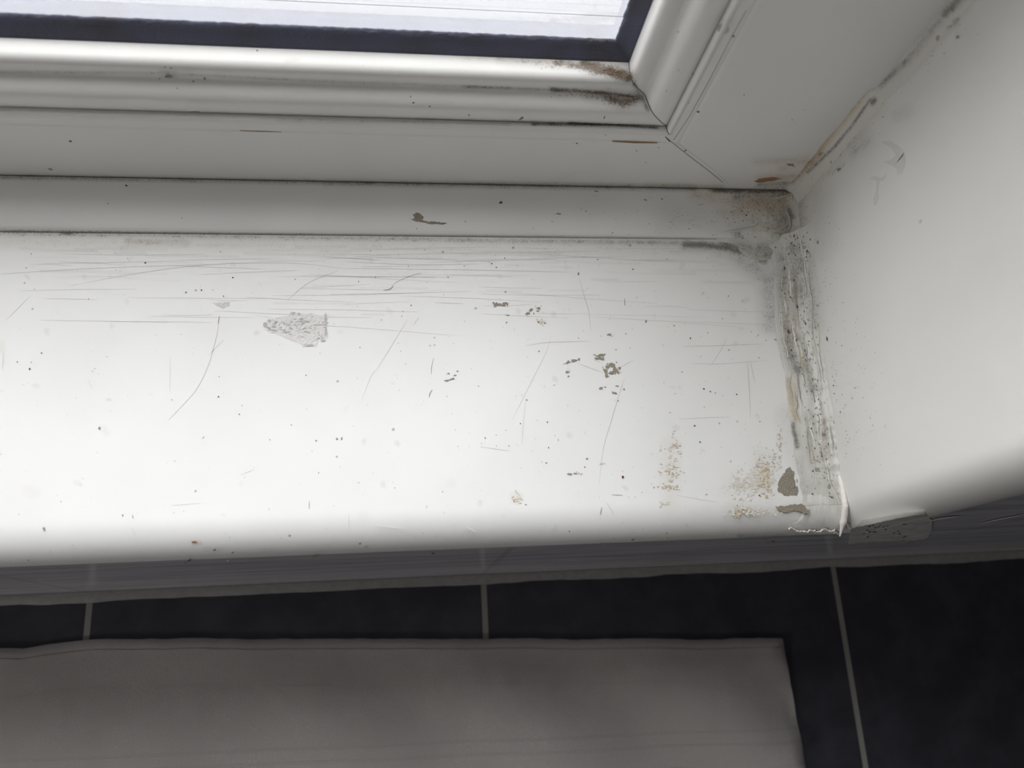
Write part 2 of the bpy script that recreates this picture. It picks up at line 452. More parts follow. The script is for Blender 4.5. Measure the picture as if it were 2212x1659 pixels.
# ------------------------------------------------------------------ windowsill
RY, RZ = 0.019, 0.0125
YN = -0.178
prof = [(0.006, -0.012), (0.006, 0.0)] + [(y, 0.0) for y in np.linspace(0.004, YN + RY, 122)]
for i in range(1, 15):
    t = i / 14 * math.pi / 2
    prof.append((YN + RY - RY * math.sin(t), -RZ + RZ * math.cos(t)))
prof += [(YN + 0.003, -RZ - 0.0002), (0.006, -0.0128)]
xs = np.concatenate([[-1.25, -1.0, -0.75, -0.6], np.linspace(-0.5, -0.0002, 340)])
SG = [  # grime on the sill, px
    (0, .55, 7, [(0, 503), (600, 512), (1300, 522), (1500, 525)]),
    (2, .30, 22, [(0, 520), (500, 525), (1000, 533), (1500, 540)]),
    (0, .35, 12, [(280, 520), (400, 522)]), (2, .5, 9, [(270, 521), (345, 523)]),
    (0, .85, 11, [(1480, 528), (1560, 533), (1610, 545), (1650, 560)]), (0, .8, 14, [(1560, 528), (1610, 540), (1650, 562)]),
    (0, .45, 26, [(1600, 555), (1660, 600), (1665, 700)]), (0, .35, 18, [(1670, 600), (1660, 660)]),
    (2, .35, 12, [(1540, 552), (1575, 552)]),
    (2, .30, 30, [(1650, 1000), (1655, 1060)]), (2, .22, 40, [(1590, 1060), (1640, 1050)]), (2, .34, 22, [(1585, 1100), (1640, 1112)]), (2, .25, 24, [(1448, 965), (1448, 1085)]),
    (2, .38, 14, [(1115, 1075)]), (2, .16, 15, [(975, 1045)]), (2, .2, 14, [(785, 1115)]), (2, .5, 5, [(415, 1171), (432, 1172)]), (2, .35, 5, [(440, 1185), (480, 1186)]),
    (2, .20, 16, [(60, 1060), (75, 1065)]), (2, .25, 9, [(222, 925), (230, 935)]), (2, .3, 8, [(2, 740), (4, 760)]), (2, .25, 14, [(1300, 1180), (1600, 1150), (1720, 1140)]),
    (0, .45, 9, [(1600, 1160), (1760, 1160)]),
    (0, .25, 30, [(1700, 900), (1730, 1000)]),
]
for _ in range(70):                                        # faint wiped streaks along the back of the sill
    u = rnd.uniform(0, 1600); v = 530 + abs(rnd.gauss(0, 1)) * 55; L = rnd.uniform(40, 220)
    SG.append((0, rnd.uniform(.10, .26), rnd.uniform(2.0, 3.5), [(u, v), (u + L, v + L * rnd.uniform(-.02, .035))]))
for _ in range(60):                                        # scattered grey smudges
    u = rnd.uniform(0, 1640); v = rnd.uniform(560, 1140)
    SG.append((0, rnd.uniform(.12, .30), rnd.uniform(3, 7), [(u, v), (u + rnd.uniform(-8, 8), v + rnd.uniform(-6, 6))]))
mb = MB()
P = np.array([[(x, y, z) for (y, z) in prof] for x in xs])
mb.grid(P, 'sill', True)
# tan adhesive residue: flecks dense where the stains are
for cu, cv, ru_, rv_, cnt, mm, sz in [(1652, 1030, 14, 34, 170, 'tan', 4.5), (1648, 1035, 26, 34, 150, 'tan_pale', 5), (1605, 1048, 34, 28, 120, 'tan_pale', 4), (1684, 965, 5, 42, 60, 'tan', 2.2), (1672, 1000, 8, 26, 40, 'tan', 2.6), (1640, 975, 14, 30, 24, 'tan_pale', 2.2),
                                      (1598, 1104, 26, 12, 60, 'tan_pale', 4.5), (1594, 1110, 6, 12, 26, 'tan', 3), (1650, 1106, 34, 9, 44, 'tan_pale', 3.4), (1450, 1020, 26, 66, 90, 'tan', 1.8), (1440, 1052, 26, 6, 26, 'tan', 3.2), (1445, 1020, 26, 5, 16, 'tan', 2.6), (1462, 962, 12, 6, 20, 'tan', 3), (1448, 1000, 20, 60, 46, 'tan_pale', 5), (1440, 1085, 22, 10, 16, 'tan_pale', 4), (1115, 1075, 15, 15, 26, 'tan_pale', 4), (1300, 1002, 7, 3, 10, 'tan_pale', 3), (1250, 1023, 14, 3, 10, 'tan', 2), (1168, 693, 12, 5, 14, 'tan_pale', 4)]:
    for _ in range(cnt):
        u = cu + rnd.gauss(0, .5) * ru_; v = cv + rnd.gauss(0, .5) * rv_
        q_ = sz * rnd.uniform(.25, 1)
        blob(mb, u, v, q_, q_ * rnd.uniform(.35, 1.2), Zp, 0, mm, rnd.uniform(-.4, .4), .6, 9, .00010 if mm == 'tan_pale' else .00013)
# the big grey scuff, torn at its edge
sc = [(567, 705), (577, 692), (600, 687), (622, 682), (628, 674), (640, 676), (652, 678), (672, 677), (690, 682), (700, 684), (703, 673), (708, 680), (706, 715), (708, 728), (702, 739), (694, 733), (688, 730), (684, 750), (655, 750), (648, 742), (638, 738), (620, 732), (600, 722), (582, 717)]
shape(mb, sc, Zp, 0, 'scuff_paper', jag=1.6, step=5)
for _ in range(90):
    u = rnd.uniform(572, 706); t = (u - 572) / 134
    v = 705 + rnd.uniform(-1, 1) * (8 + 28 * t) * 0.85 + 4 * t
    blob(mb, u, v, rnd.uniform(2, 7), rnd.uniform(.7, 2.2), Zp, 0, rnd.choice(['scuff', 'scuff', 'scratch']), rnd.gauss(.12, .25), .6, 9, .00018)
for u, v, a, b in [(573, 701, 5, 6), (581, 693, 4, 4), (633, 677, 6, 4), (646, 678, 5, 3), (703, 690, 3, 14), (704, 715, 3, 13), (697, 736, 6, 4), (668, 746, 14, 3), (655, 694, 20, 2.5), (690, 702, 16, 2)]:
    blob(mb, u, v, a, b, Zp, 0, 'scuff', 0, .4, 13, .0002)
shape(mb, [(457, 652), (466, 655), (480, 654), (497, 653), (495, 662), (482, 668), (470, 662)], Zp, 0, 'scuff_light', off=.00006, jag=1.2, step=5)
# exposed taupe chips: u, v, half width, half height, tilt
chips = [(1075, 658, 14, 4, -.1), (1092, 656, 9, 3.5, 0), (1085, 660, 10, 2.5, .1), (1097, 681, 6, 1.6, 0), (1140, 677, 6, 4, -.3), (1147, 670, 6, 4, -.2), (1163, 666, 6, 4, 0), (1162, 672, 4, 2, 0), (1153, 677, 2, 2, 0),
         (1166, 696, 7, 3, .2), (1177, 698, 4, 1.6, 0), (1094, 697, 2.5, 2, 0), (1316, 723, 6, 3.6, 0), (1227, 783, 8, 3, -.3), (1240, 779, 8, 4, -.1), (1250, 776, 3, 3, 0), (1225, 804, 5, 4, 0), (1228, 813, 3, 2, 0),
         (1297, 768, 13, 3.5, -.1), (1291, 775, 8, 3, 0), (1300, 775, 7, 4.5, .2), (1322, 789, 9, 6, .3), (1313, 793, 6, 5, 0), (1308, 801, 6, 6, 0), (1327, 799, 6, 8, .4), (1333, 803, 8, 4, .8), (1321, 806, 9, 4, -.2), (1310, 812, 4, 7, 0), (1338, 796, 4, 4, 0),
         (1298, 839, 6, 3, -.4), (1307, 836, 3, 1.5, 0), (1333, 834, 5, 1.6, 0), (1326, 849, 5, 3, .2), (1330, 850, 4, 2.5, .6), (1348, 841, 3, 2.4, 0), (1335, 866, 2.5, 1.8, 0),
         (965, 822, 8, 2.2, -.1), (975, 819, 7, 2, -.4), (969, 807, 4, 2, 0), (983, 811, 4, 1.8, 0), (988, 802, 2.5, 1.8, 0), (1230, 1024, 7, 2.2, 0), (1242, 1023, 4, 1.4, 0), (1245, 1020, 2.5, 1, 0), (1268, 991, 3, 2.6, 0), (1180, 1000, 2, 1.8, 0), (1138, 864, 2, 1.8, 0),
         (1711, 1047, 9, 12, 0), (48, 503, 0.1, 0.1, 0), (1395, 694, 2, 5, .1), (1249, 592, 2.5, 4, 0), (1164, 759, 2, 2, 0), (1352, 721, 2, 1.5, 0),
         (145, 505, 14, 3, 0), (215, 925, 3, 4, .3), (728, 948, 2.5, 3.5, 0), (738, 947, 2, 4, 0), (683, 952, 2.5, 1.6, -.3), (583, 950, 2, 1.5, 0), (20, 1160, 3, 2, 0), (95, 1142, 3, 5, -.4), (128, 1225, 5, 3, .2), (138, 1226, 8, 1.5, 0), (63, 1209, 2.5, 2, 0), (410, 1211, 6, 2, -.3), (402, 1215, 6, 1.2, 0),
         (503, 1192, 3, 2.5, 0), (465, 1185, 5, 3, -.5), (682, 1201, 7, 3, -.5), (287, 1116, 1.2, 5, -.2), (265, 1113, 1.5, 3, .4), (1110, 1082, 1.5, 3, 0), (1136, 1090, 3, 1, 0)]
for u, v, a, b, t in chips:
    r = a * b
    if v > 1170: n_, c_, of = (0, -0.75, 0.66), (0.75 * 0.1745 - 0.66 * 0.004), .0006
    if v > 1150 and u < 1640: continue
    blob(mb, u, v, a, b, Zp, 0, 'chip', t, .5, 15, .00015)
    for _ in range(int(1 + r / 12)):
        blob(mb, u + rnd.uniform(-1.2, 1.2) * a, v + rnd.uniform(-1.2, 1.2) * b, a * rnd.uniform(.12, .3), b * rnd.uniform(.25, .6), Zp, 0, 'chip', rnd.uniform(-1, 1), .6, 7, .00016)
# bare triangle and strip of dried adhesive beside the corner
shape(mb, [(1705, 1010), (1716, 1022), (1717, 1045), (1723, 1062), (1720, 1070), (1694, 1071), (1678, 1060), (1683, 1040), (1692, 1022)], Zp, 0, 'chip', jag=2.2, step=4)
shape(mb, [(1675, 1094), (1695, 1092), (1720, 1089), (1735, 1090), (1738, 1098), (1748, 1102), (1747, 1113), (1735, 1108), (1720, 1103), (1702, 1107), (1690, 1104), (1680, 1103)], Zp, 0, 'chip', jag=2.2, step=4)
# small dark specks
for u, v, r_ in [(314, 568, 2.4), (68, 549, 1.5), (888, 660, 1.6), (503, 600, 2), (435, 627, 2), (402, 632, 2), (483, 640, 1.8), (38, 782, 1.8), (90, 763, 1.8), (64, 797, 2.4), (192, 646, 1.3), (474, 814, 1.3), (472, 857, 1.8), (661, 811, 1.5), (517, 895, 1.6), (1048, 946, 1.5), (1182, 912, 1.8), (1124, 915, 1.5),
                (811, 599, 1.5), (968, 599, 1.5), (1291, 561, 1.8), (1367, 582, 1.8), (1456, 704, 1.6), (1491, 731, 2.2), (1534, 846, 2), (1591, 852, 2), (1573, 640, 1.6), (1440, 560, 1.2), (1062, 570, 1.8), (1072, 578, 1.6), (1090, 558, 1.5), (1640, 1070, 2), (1263, 1009, 1.6), (1230, 1148, 2), (1185, 967, 1.6), (1520, 840, 2.4), (1500, 920, 2.4), (1512, 955, 2)]:
    blob(mb, u, v, r_, r_, Zp, 0, 'chip_dark', 0, .4, 8, .00018)
for _ in range(520):
    u = rnd.uniform(0, 1660); v = rnd.uniform(530, 1120)
    if rnd.random() < .5: u = 1750 - abs(rnd.gauss(0, 1)) * 480
    if u < 0 or u > 1660: continue
    s_ = rnd.uniform(.5, 1.5)
    blob(mb, u, v, s_ * rnd.uniform(1, 2.6), s_, Zp, 0, rnd.choice(['scratch', 'scratch', 'scratch', 'scratch_dark']), rnd.uniform(-1.5, 1.5), .6, 7, .00017)
# hairline scratches measured one by one
for pts, wd, k in [([(474, 683), (470, 715), (463, 745), (450, 790), (425, 840), (395, 875), (363, 908)], 1.6, 'scratch'), ([(474, 683), (471, 700)], 1.8, 'scratch_dark'), ([(484, 734), (465, 752), (452, 768)], 1.2, 'scratch'),
                   ([(620, 650), (665, 612), (730, 585)], 1.3, 'scratch'), ([(150, 618), (300, 590), (450, 572), (620, 568), (740, 580)], 1.1, 'scratch'), ([(0, 592), (200, 580), (450, 571)], 1, 'scratch'), ([(740, 580), (1000, 583), (1230, 588)], 1.2, 'scratch'), ([(740, 565), (900, 572), (1040, 570)], 1, 'scratch'),
                   ([(845, 617), (865, 605), (900, 592), (912, 592)], 2.2, 'scratch'), ([(828, 627), (842, 625), (850, 617)], 2.4, 'scratch_dark'), ([(940, 654), (1000, 656)], 1.5, 'scratch'), ([(892, 704), (905, 685)], 1.3, 'scratch'), ([(812, 802), (850, 740), (880, 690)], 1.2, 'scratch'), ([(780, 870), (800, 815), (812, 800)], 1, 'scratch'),
                   ([(932, 810), (932, 795), (937, 773)], 1.5, 'scratch_dark'), ([(927, 859), (929, 850), (934, 842)], 2.6, 'scratch_dark'), ([(1251, 600), (1262, 640), (1272, 675), (1276, 715)], 1.6, 'scratch'), ([(1134, 747), (1180, 740), (1240, 738), (1276, 737)], 1.3, 'scratch'), ([(1247, 784), (1275, 795), (1302, 805)], 1.2, 'scratch'), ([(1340, 793), (1352, 787), (1370, 777)], 1.2, 'scratch'),
                   ([(1349, 645), (1350, 661)], 1.8, 'scratch_dark'), ([(1350, 815), (1338, 850), (1320, 910), (1303, 970), (1294, 1047)], 1.6, 'scratch'), ([(1190, 725), (1180, 760), (1150, 820), (1125, 870), (1105, 910)], 1, 'scratch'), ([(1135, 865), (1130, 920), (1127, 960)], 1, 'scratch'), ([(1037, 965), (1100, 974)], 1.2, 'scratch'),
                   ([(1614, 780), (1617, 815), (1619, 850), (1621, 905)], 1.8, 'scratch'), ([(1621, 780), (1626, 805), (1631, 828)], 1.3, 'scratch'), ([(1475, 748), (1540, 747), (1650, 743)], 1.2, 'scratch'), ([(1535, 790), (1555, 760), (1570, 730)], 1.1, 'scratch'), ([(1490, 785), (1560, 786), (1660, 778)], 1, 'scratch'), ([(1362, 562), (1420, 563), (1461, 563)], 1.1, 'scratch'), ([(1475, 905), (1530, 902), (1580, 901)], 1, 'scratch'),
                   ([(192, 820), (198, 840)], 1, 'scratch'), ([(368, 770), (367, 845)], .9, 'scratch'), ([(100, 645), (210, 647)], .8, 'scratch'), ([(15, 690), (65, 640)], .8, 'scratch'), ([(520, 1026), (550, 1014)], 1.2, 'scratch'), ([(370, 1092), (432, 1087)], 1.1, 'scratch'), ([(668, 1083), (668, 1100)], 1.8, 'scratch_dark'), ([(285, 1140), (292, 1160)], 1.3, 'scratch'),
                   ([(810, 1135), (870, 1141)], 1.3, 'scratch'), ([(753, 1110), (753, 1146)], 1.1, 'scratch'), ([(1005, 1137), (1027, 1148)], 1.4, 'scratch'), ([(1296, 1112), (1300, 1096)], 1.8, 'scratch_dark'), ([(1310, 1085), (1325, 1110)], 1.3, 'scratch'), ([(1322, 1069), (1345, 1070)], 1.8, 'scratch_dark'), ([(5, 800), (7, 780), (7, 760)], 1.6, 'scratch'), ([(1460, 1070), (1550, 1085)], 1, 'scratch'), ([(550, 680), (660, 700), (760, 707), (1010, 727)], .7, 'scratch')]:
    line(mb, curve(pts, 8) if len(pts) > 2 else [pts[0], ((pts[0][0] + pts[1][0]) / 2, (pts[0][1] + pts[1][1]) / 2), pts[1]], wd, Zp, 0, k)
for _ in range(60):                                         # long faint wiping scratches near the back
    u = rnd.uniform(0, 1500); v = rnd.uniform(535, 700); L = rnd.uniform(60, 340); a = rnd.gauss(.012, .03)
    line(mb, [(u, v), (u + L / 2, v + L / 2 * a + rnd.uniform(-2, 2)), (u + L, v + L * a)], rnd.uniform(.5, .9), Zp, 0, 'scratch')
blob(mb, 1345, 1030.5, 2.8, 2.8, Zp, 0, 'red', 0, .15, 12, .0003)
# marks on the rounded nose: flakes that sit on the curve
def nose(u, v, a, b, m, t=0.0):
    best = None
    for i in range(1, 60):
        q = i / 60 * math.pi / 2
        n_ = np.array((0, -math.sin(q) / RY, math.cos(q) / RZ)); n_ /= np.linalg.norm(n_)
        p_ = np.array((0, YN + RY - RY * math.sin(q), -RZ + RZ * math.cos(q)))
        h_ = hit(u, v, n_, n_ @ p_); d = abs(h_[1] - p_[1]) + abs(h_[2] - p_[2])
        if best is None or d < best[0]: best = (d, n_, n_ @ p_)
    blob(mb, u, v, a, b, tuple(best[1]), best[2], m, t, .5, 9, .0003)
for u, v, a, b, k, t in [(126, 1225, 5, 3, 'chip', .3), (137, 1227, 7, 1.3, 'chip', .1), (62, 1209, 2.5, 2, 'chip', 0), (409, 1209, 6, 2, 'chip_dark', -.4), (401, 1214, 5, 1.1, 'chip_dark', 0), (503, 1192, 3, 2.4, 'chip', 0), (464, 1187, 5, 3, 'chip', -.5), (682, 1200, 7, 3, 'chip', -.5), (935, 1194, 5, 2.5, 'chip_dark', .3), (790, 1180, 7, 4, 'scratch', 0), (1140, 1189, 9, 1.2, 'chip', 0),
                         (995, 1193, 3, 1.2, 'chip', 0), (1366, 1165, 3, 2, 'chip', 0), (1437, 1163, 3, 2, 'flake_white', .2), (1443, 1165, 1.6, 1.6, 'flake_white', 0), (1030, 1193, 7, 1, 'chip', 0), (420, 1171, 8, 3, 'rust', 0), (492, 1210, 3, 1.5, 'flake_white', 0), (1670, 1168, 6, 1.6, 'chip_dark', 0), (1655, 1163, 8, 1.5, 'chip', 0), (1660, 1172, 9, 1.2, 'chip', 0)]:
    nose(u, v, a, b, k, t)
for _ in range(120):
    u = rnd.uniform(0, 1700); v = 1232 - .0405 * u - rnd.uniform(3, 62)
    nose(u, v, rnd.uniform(.6, 2.4), rnd.uniform(.5, 1.1), rnd.choice(['scratch', 'scratch_dark', 'scratch', 'flake_white']), rnd.uniform(-.3, .3))
sill = mb.build('windowsill', None, SG)
tag(sill, 'white plastic windowsill with rounded front edge, scratched and chipped, with a grey scuff', 'windowsill')

# ------------------------------------------------------------------ right reveal board
def reveal(sign, x0, name, label, fine):
    pr = [(0.02, 0.034), (0.0, 0.034)] + [(0.0, y) for y in np.linspace(0.031, YW + 0.018, 90 if fine else 3)]
    for i in range(1, 13):
        t = i / 12 * math.pi / 2
        pr.append((0.018 - 0.018 * math.cos(t), YW - 0.0005 + 0.018 - 0.018 * math.sin(t)))
    pr += [(0.02, YW - 0.0005)]
    zs = np.concatenate([np.linspace(-0.0130, 0.34, 150), [0.5, 0.8, WIN_Z1]]) if fine else np.array([-0.001, WIN_Z1])
    P = np.array([[(x0 + sign * x, y, z) for (x, y) in pr] for z in zs])
    mb = MB(); mb.grid(P, 'reveal', True, flip=(sign > 0))
    return mb
RG = [(0, .5, 30, [(1720, 420), (1725, 560), (1745, 700)]), (0, .35, 35, [(1730, 400), (1790, 330), (1850, 300)]),
      (0, .42, 12, [(1740, 650), (1765, 760), (1780, 850), (1790, 900)]), (0, .25, 45, [(1760, 420), (1770, 520)]),
      (2, .35, 20, [(1745, 400), (1820, 300), (1900, 230)]), (0, .5, 7, [(1840, 332), (1876, 303)]), (0, .5, 5, [(1790, 375), (1822, 355)]),
      (0, .45, 14, [(1885, 225)]), (0, .5, 10, [(2064, 45)]), (0, .5, 5, [(2069, 79)]), (0, .6, 12, [(2050, 5), (2075, -5)]),
      (0, .3, 16, [(1900, 190), (2000, 100), (2060, 40)]), (2, .3, 14, [(1950, 170), (2090, 20)]), (0, .22, 18, [(1940, 250), (1960, 240)])]
mb = reveal(1, 0.0, '', '', True)
# grey rubbed patch and drip high on the reveal
for pts in ([(1903, 306), (1925, 305), (1942, 316), (1953, 330), (1955, 350), (1950, 372), (1940, 378), (1935, 362), (1922, 356), (1908, 350), (1925, 345), (1935, 335), (1925, 318)],
            [(1890, 380), (1905, 384), (1915, 376), (1912, 388), (1900, 392), (1897, 412), (1899, 425), (1893, 442), (1888, 446), (1887, 430), (1893, 412), (1893, 392), (1878, 386)]):
    shape(mb, pts, Xp, 0, 'scuff_light', off=.00008, jag=.8, step=5)
line(mb, curve([(1937, 352), (1948, 338), (1953, 330)]), 2, Xp, 0, 'scratch_dark')
for u, v, a, b, k, t in [(1787, 732, 1.5, 6, 'chip_dark', -.15), (1769, 773, 2, 3.5, 'chip', .4), (1889, 228, 8, 6, 'chip', -.6), (2066, 43, 10, 5, 'scuff', -.6), (2050, 58, 8, 4, 'scuff', -.4), (2070, 80, 4, 4, 'chip', 0), (2002, 81, 4, 3, 'chip', 0), (1767, 523, 3, 5, 'scratch_dark', .3), (1813, 366, 5, 3, 'chip', -.4), (1988, 478, 3, 6, 'scratch', .6), (1801, 833, 1.5, 2, 'chip_dark', 0), (1803, 850, 1.5, 2, 'chip', 0), (1816, 890, 1, 3, 'chip', 0)]:
    blob(mb, u, v, a, b, Xp, 0, k, t, .4, 11, .00012)
for _ in range(200):
    t = rnd.random(); a = rnd.random() ** 2 * 110
    u = 1728 + 100 * t + a; v = 430 + 560 * t + rnd.uniform(-20, 20)
    blob(mb, u, v, rnd.uniform(.5, 1.5), rnd.uniform(.6, 2.0), Xp, 0, rnd.choice(['chip', 'scratch_dark', 'scratch']), rnd.uniform(-.5, .5), .5, 7)
for _ in range(90):
    t = rnd.random(); a = abs(rnd.gauss(0, 30))
    u = 1740 + 330 * t + a; v = 375 - 360 * t + a * .6
    if v < 0: continue
    blob(mb, u, v, rnd.uniform(.6, 2.6), rnd.uniform(.6, 1.6), Xp, 0, rnd.choice(['chip', 'scratch_dark', 'scratch']), -.7, .5, 7)
tag(mb.build('reveal_board', None, RG), 'smooth white upright board lining the right side of the window recess, with rounded front edge', 'board')
mb = reveal(-1, WIN_X0, '', '', False)
tag(mb.build('reveal_board'), 'white upright board lining the left side of the window recess, outside the picture', 'board')
mb = MB(); mb.box((WIN_X0, YW, WIN_Z1), (0, 0.034, WIN_Z1 + 0.018), 'reveal')
tag(mb.build('head_board'), 'white board lining the top of the window recess', 'board')

# ------------------------------------------------------------------ window: frame of four mitred members, beads, gaskets, glass
CM = -0.0345                                               # mitre plane x + z = CM at the lower right corner
YF = 0.031
flat = [(YF + 0.03, -0.004), (YF, -0.004)] + [(YF, z) for z in np.linspace(0.0, 0.0535, 14)] + [(YF + 0.0003, 0.0541), (YF, 0.0547), (YF, 0.0590), (YF, 0.0612), (YF - 0.0004, 0.0617), (YF - 0.0009, 0.0626), (YF - 0.0008, 0.0635), (YF - 0.0001, 0.0643), (YF + 0.0010, 0.0646), (YF + 0.0020, 0.0645), (YF + 0.0030, 0.0644), (YF + 0.0036, 0.0640), (YF + 0.006, 0.0620)]
bead = [(YF + 0.0052, 0.0628), (YF + 0.0030, 0.0648), (YF + 0.0026, 0.0670), (YF + 0.0025, 0.0700), (YF + 0.0026, 0.0725), (YF + 0.0032, 0.0747), (YF + 0.0044, 0.0765), (YF + 0.0062, 0.0779), (YF + 0.0084, 0.0789), (YF + 0.0100, 0.0796),
        (YF + 0.0108, 0.0806), (YF + 0.0109, 0.0822), (YF + 0.0107, 0.0842), (YF + 0.0107, 0.0862), (YF + 0.0112, 0.0882), (YF + 0.0122, 0.0894), (YF + 0.0138, 0.0902), (YF + 0.0160, 0.0905), (YF + 0.0195, 0.0905), (YF + 0.0228, 0.0902), (YF + 0.025, 0.086)]
gask = [(YF + 0.0222, 0.0885), (YF + 0.0226, 0.0908), (YF + 0.0238, 0.0925), (YF + 0.0256, 0.0950), (YF + 0.0272, 0.0975), (YF + 0.0282, 0.0985), (YF + 0.0294, 0.0988), (YF + 0.0294, 0.0885)]
def refine(pr, k):
    out = []
    for (a, b), (c, d) in zip(pr, pr[1:]):
        out += [(a + (c - a) * i / k, b + (d - b) * i / k) for i in range(k)]
    return out + [pr[-1]]
XL, ZT = WIN_X0, WIN_Z1                                     # outer frame corners on the other sides
def member(side, pr, m, fine=False, k=1, gap=0.0, jit=0.0, ext=None):
    """side b r t l; each profile point (y, h) runs between the two mitre planes"""
    pr = refine(pr, k); rows = []
    off = -CM                                              # h=0 corner sits at x = CM, the frame runs on to x = 0
    for y, h in pr:
        hh = h
        if side == 'b': a = np.array((XL + off + hh, y, hh)); b = np.array((CM - hh - gap, y, hh))
        if side == 'r': a = np.array((CM - hh, y, hh + gap)); b = np.array((CM - hh, y, ZT + CM - hh - gap))
        if side == 't': a = np.array((CM - hh - gap, y, ZT + CM - hh)); b = np.array((XL + off + hh + gap, y, ZT + CM - hh))
        if side == 'l': a = np.array((XL + off + hh, y, ZT + CM - hh - gap)); b = np.array((XL + off + hh, y, hh + gap))
        n = 260 if fine else 2
        if fine:
            t = np.concatenate([[0.0], np.linspace(0.55 if side == 'b' else 0.0, 1.0 if side == 'b' else 0.45, n), [] if side == 'b' else [1.0]])
        else: t = np.linspace(0, 1, n)
        if not fine or side == 'b': pass
        r = [a + (b - a) * q for q in sorted(set(t.tolist()))]
        rows.append(r)
    P = np.array(rows)
    if jit:
        for i in range(P.shape[0]):
            for j in range(P.shape[1]):
                q = P[i, j]; w_ = noise.noise((q[0] * 700, q[1] * 700, q[2] * 700)) + .6 * noise.noise((q[0] * 1900, 0, q[2] * 1900))
                edge = 1.0 if pr[i][1] > 0.0960 else 0.0
                P[i, j] += np.array((w_ * jit * (1 if side in 'rl' else 0), 0, w_ * jit * (1 if side in 'bt' else 0))) * edge
    return P
win = empty('window_1')
tag(win, 'white plastic window with moulded glazing beads, black rubber seal and clear pane', 'window', 'structure')
FG = [(0, .35, 6, [(0, 380), (700, 392), (1500, 402)]), (2, .5, 7, [(1400, 400), (1560, 404)]), (1, .30, 5, [(1000, 396), (1560, 404)]),
      (1, .75, 4, [(1150, 268), (1330, 270), (1422, 276)]), (0, .35, 5, [(600, 258), (1100, 268)]), (2, .5, 3, [(1325, 305), (1420, 308)]),
      (0, .30, 3.2, [(0, 238), (700, 251), (1100, 262), (1400, 272)]), (2, .5, 8, [(1630, 350), (1720, 345)]), (1, .55, 7, [(1640, 398), (1700, 396)]), (2, .65, 9, [(1640, 385), (1715, 380)]), (2, .5, 12, [(1690, 365), (1740, 345)]),
      (0, .20, 14, [(1575, 48)])]
BG = [(1, .95, 16, [(1262, 140), (1300, 150), (1356, 165)]), (1, .80, 9, [(1200, 135), (1340, 158)]), (1, .38, 12, [(1080, 125), (1200, 140), (1300, 140)]), (2, .35, 10, [(1000, 125), (1340, 140)]),
      (1, .85, 6, [(1190, 193), (1300, 200), (1385, 212)]), (1, .55, 4, [(1000, 187), (1190, 194)]), (1, .80, 15, [(1310, 208), (1345, 222), (1370, 215)]), (1, .5, 14, [(1270, 205), (1340, 215)]),
      (0, .7, 6, [(1370, 180), (1388, 215), (1400, 235)]), (1, .85, 5, [(1230, 266), (1425, 276)]), (1, .5, 4, [(900, 258), (1230, 266)]),
      (0, .40, 3.5, [(0, 155), (340, 158), (700, 176), (1100, 190)]), (0, .30, 3, [(0, 237), (900, 258)]), (0, .55, 9, [(350, 157), (378, 160)]), (2, .35, 6, [(620, 132), (640, 130)]), (2, .12, 9, [(0, 100), (1000, 125)])]
# bottom rail, its face carries a few marks
mb = MB(); mb.grid(member('b', flat, 'frame', True, 2), 'frame', True)
FC = -YF                                                   # plane -y = -YF
for u, v, a, b, k, t in [(152, 305, 3.5, 2, 'chip_dark', .2), (436, 261, 5, 2, 'chip', .3), (1246, 309, 2.2, 1.6, 'chip_dark', 0), (1375, 325, 2, 1.2, 'chip_dark', 0), (1423, 318, 2, 1, 'chip_dark', 0), (1395, 350, 1.5, 1.5, 'scratch_dark', 0), (108, 365, 6, 2.5, 'scratch_dark', .2), (1308, 291, 1.5, 1.5, 'chip', 0)]:
    blob(mb, u, v, a, b, Yp, FC, k, t, .5, 9)
line(mb, [(518, 282), (560, 283.5), (608, 285)], 2.2, Yp, FC, 'rust'); line(mb, [(1322, 305), (1370, 307.5), (1420, 308.5)], 3.6, Yp, FC, 'rust'); line(mb, [(1180, 402), (1240, 372), (1290, 371)], .6, Yp, FC, 'scratch')
rail = mb.build('frame_rail', win, FG)
# right jamb: full width board from the bead to the reveal, mitred against the rail
mb = MB(); mb.grid(member('r', flat[1:], 'frame', True, 2), 'frame', True)
P = np.array([[(x, YF, z) for x in np.linspace(CM + 0.004, 0.0, 24)] for z in np.linspace(0.004, 0.42, 150)]); mb.grid(P, 'frame', False, flip=False)
P = np.array([[(CM + 0.004, YF, 0.42), (0.0, YF, 0.42)], [(CM + 0.004, YF, ZT), (0.0, YF, ZT)]]); mb.grid(P, 'frame', False)
for u, v, a, b, k, t in [(1584, 77, 4, 3.5, 'chip', -.3), (1508, 241, 4, 2, 'chip_dark', .1), (1607, 204, 1.6, 1.6, 'chip_dark', 0), (1711, 258, 1.4, 1.2, 'chip_dark', 0), (1480, 325, 4, 1.4, 'chip_dark', -.5), (1496, 159, 1.8, 1.6, 'chip_dark', 0), (1488, 221, 1.6, 1.4, 'chip', 0), (1465, 68, 1.5, 3, 'chip', 0), (1466, 151, 1.5, 1.5, 'chip', 0), (1440, 196, 1.5, 1.5, 'chip', 0), (1737, 237, 1.5, 1.5, 'chip', 0)]:
    blob(mb, u, v, a, b, Yp, FC, k, t, .45, 9)
blob(mb, 1562, 62, 15, 11, Yp, FC, 'scuff', .3, .1, 22, .00006)
shape(mb, [(1628, 392), (1640, 386), (1672, 383), (1690, 386), (1665, 391), (1640, 394)], Yp, FC, 'rust', jag=1, step=5)
shape(mb, [(1698, 352), (1712, 353), (1716, 360), (1704, 358)], Yp, FC, 'chip', jag=1, step=4)
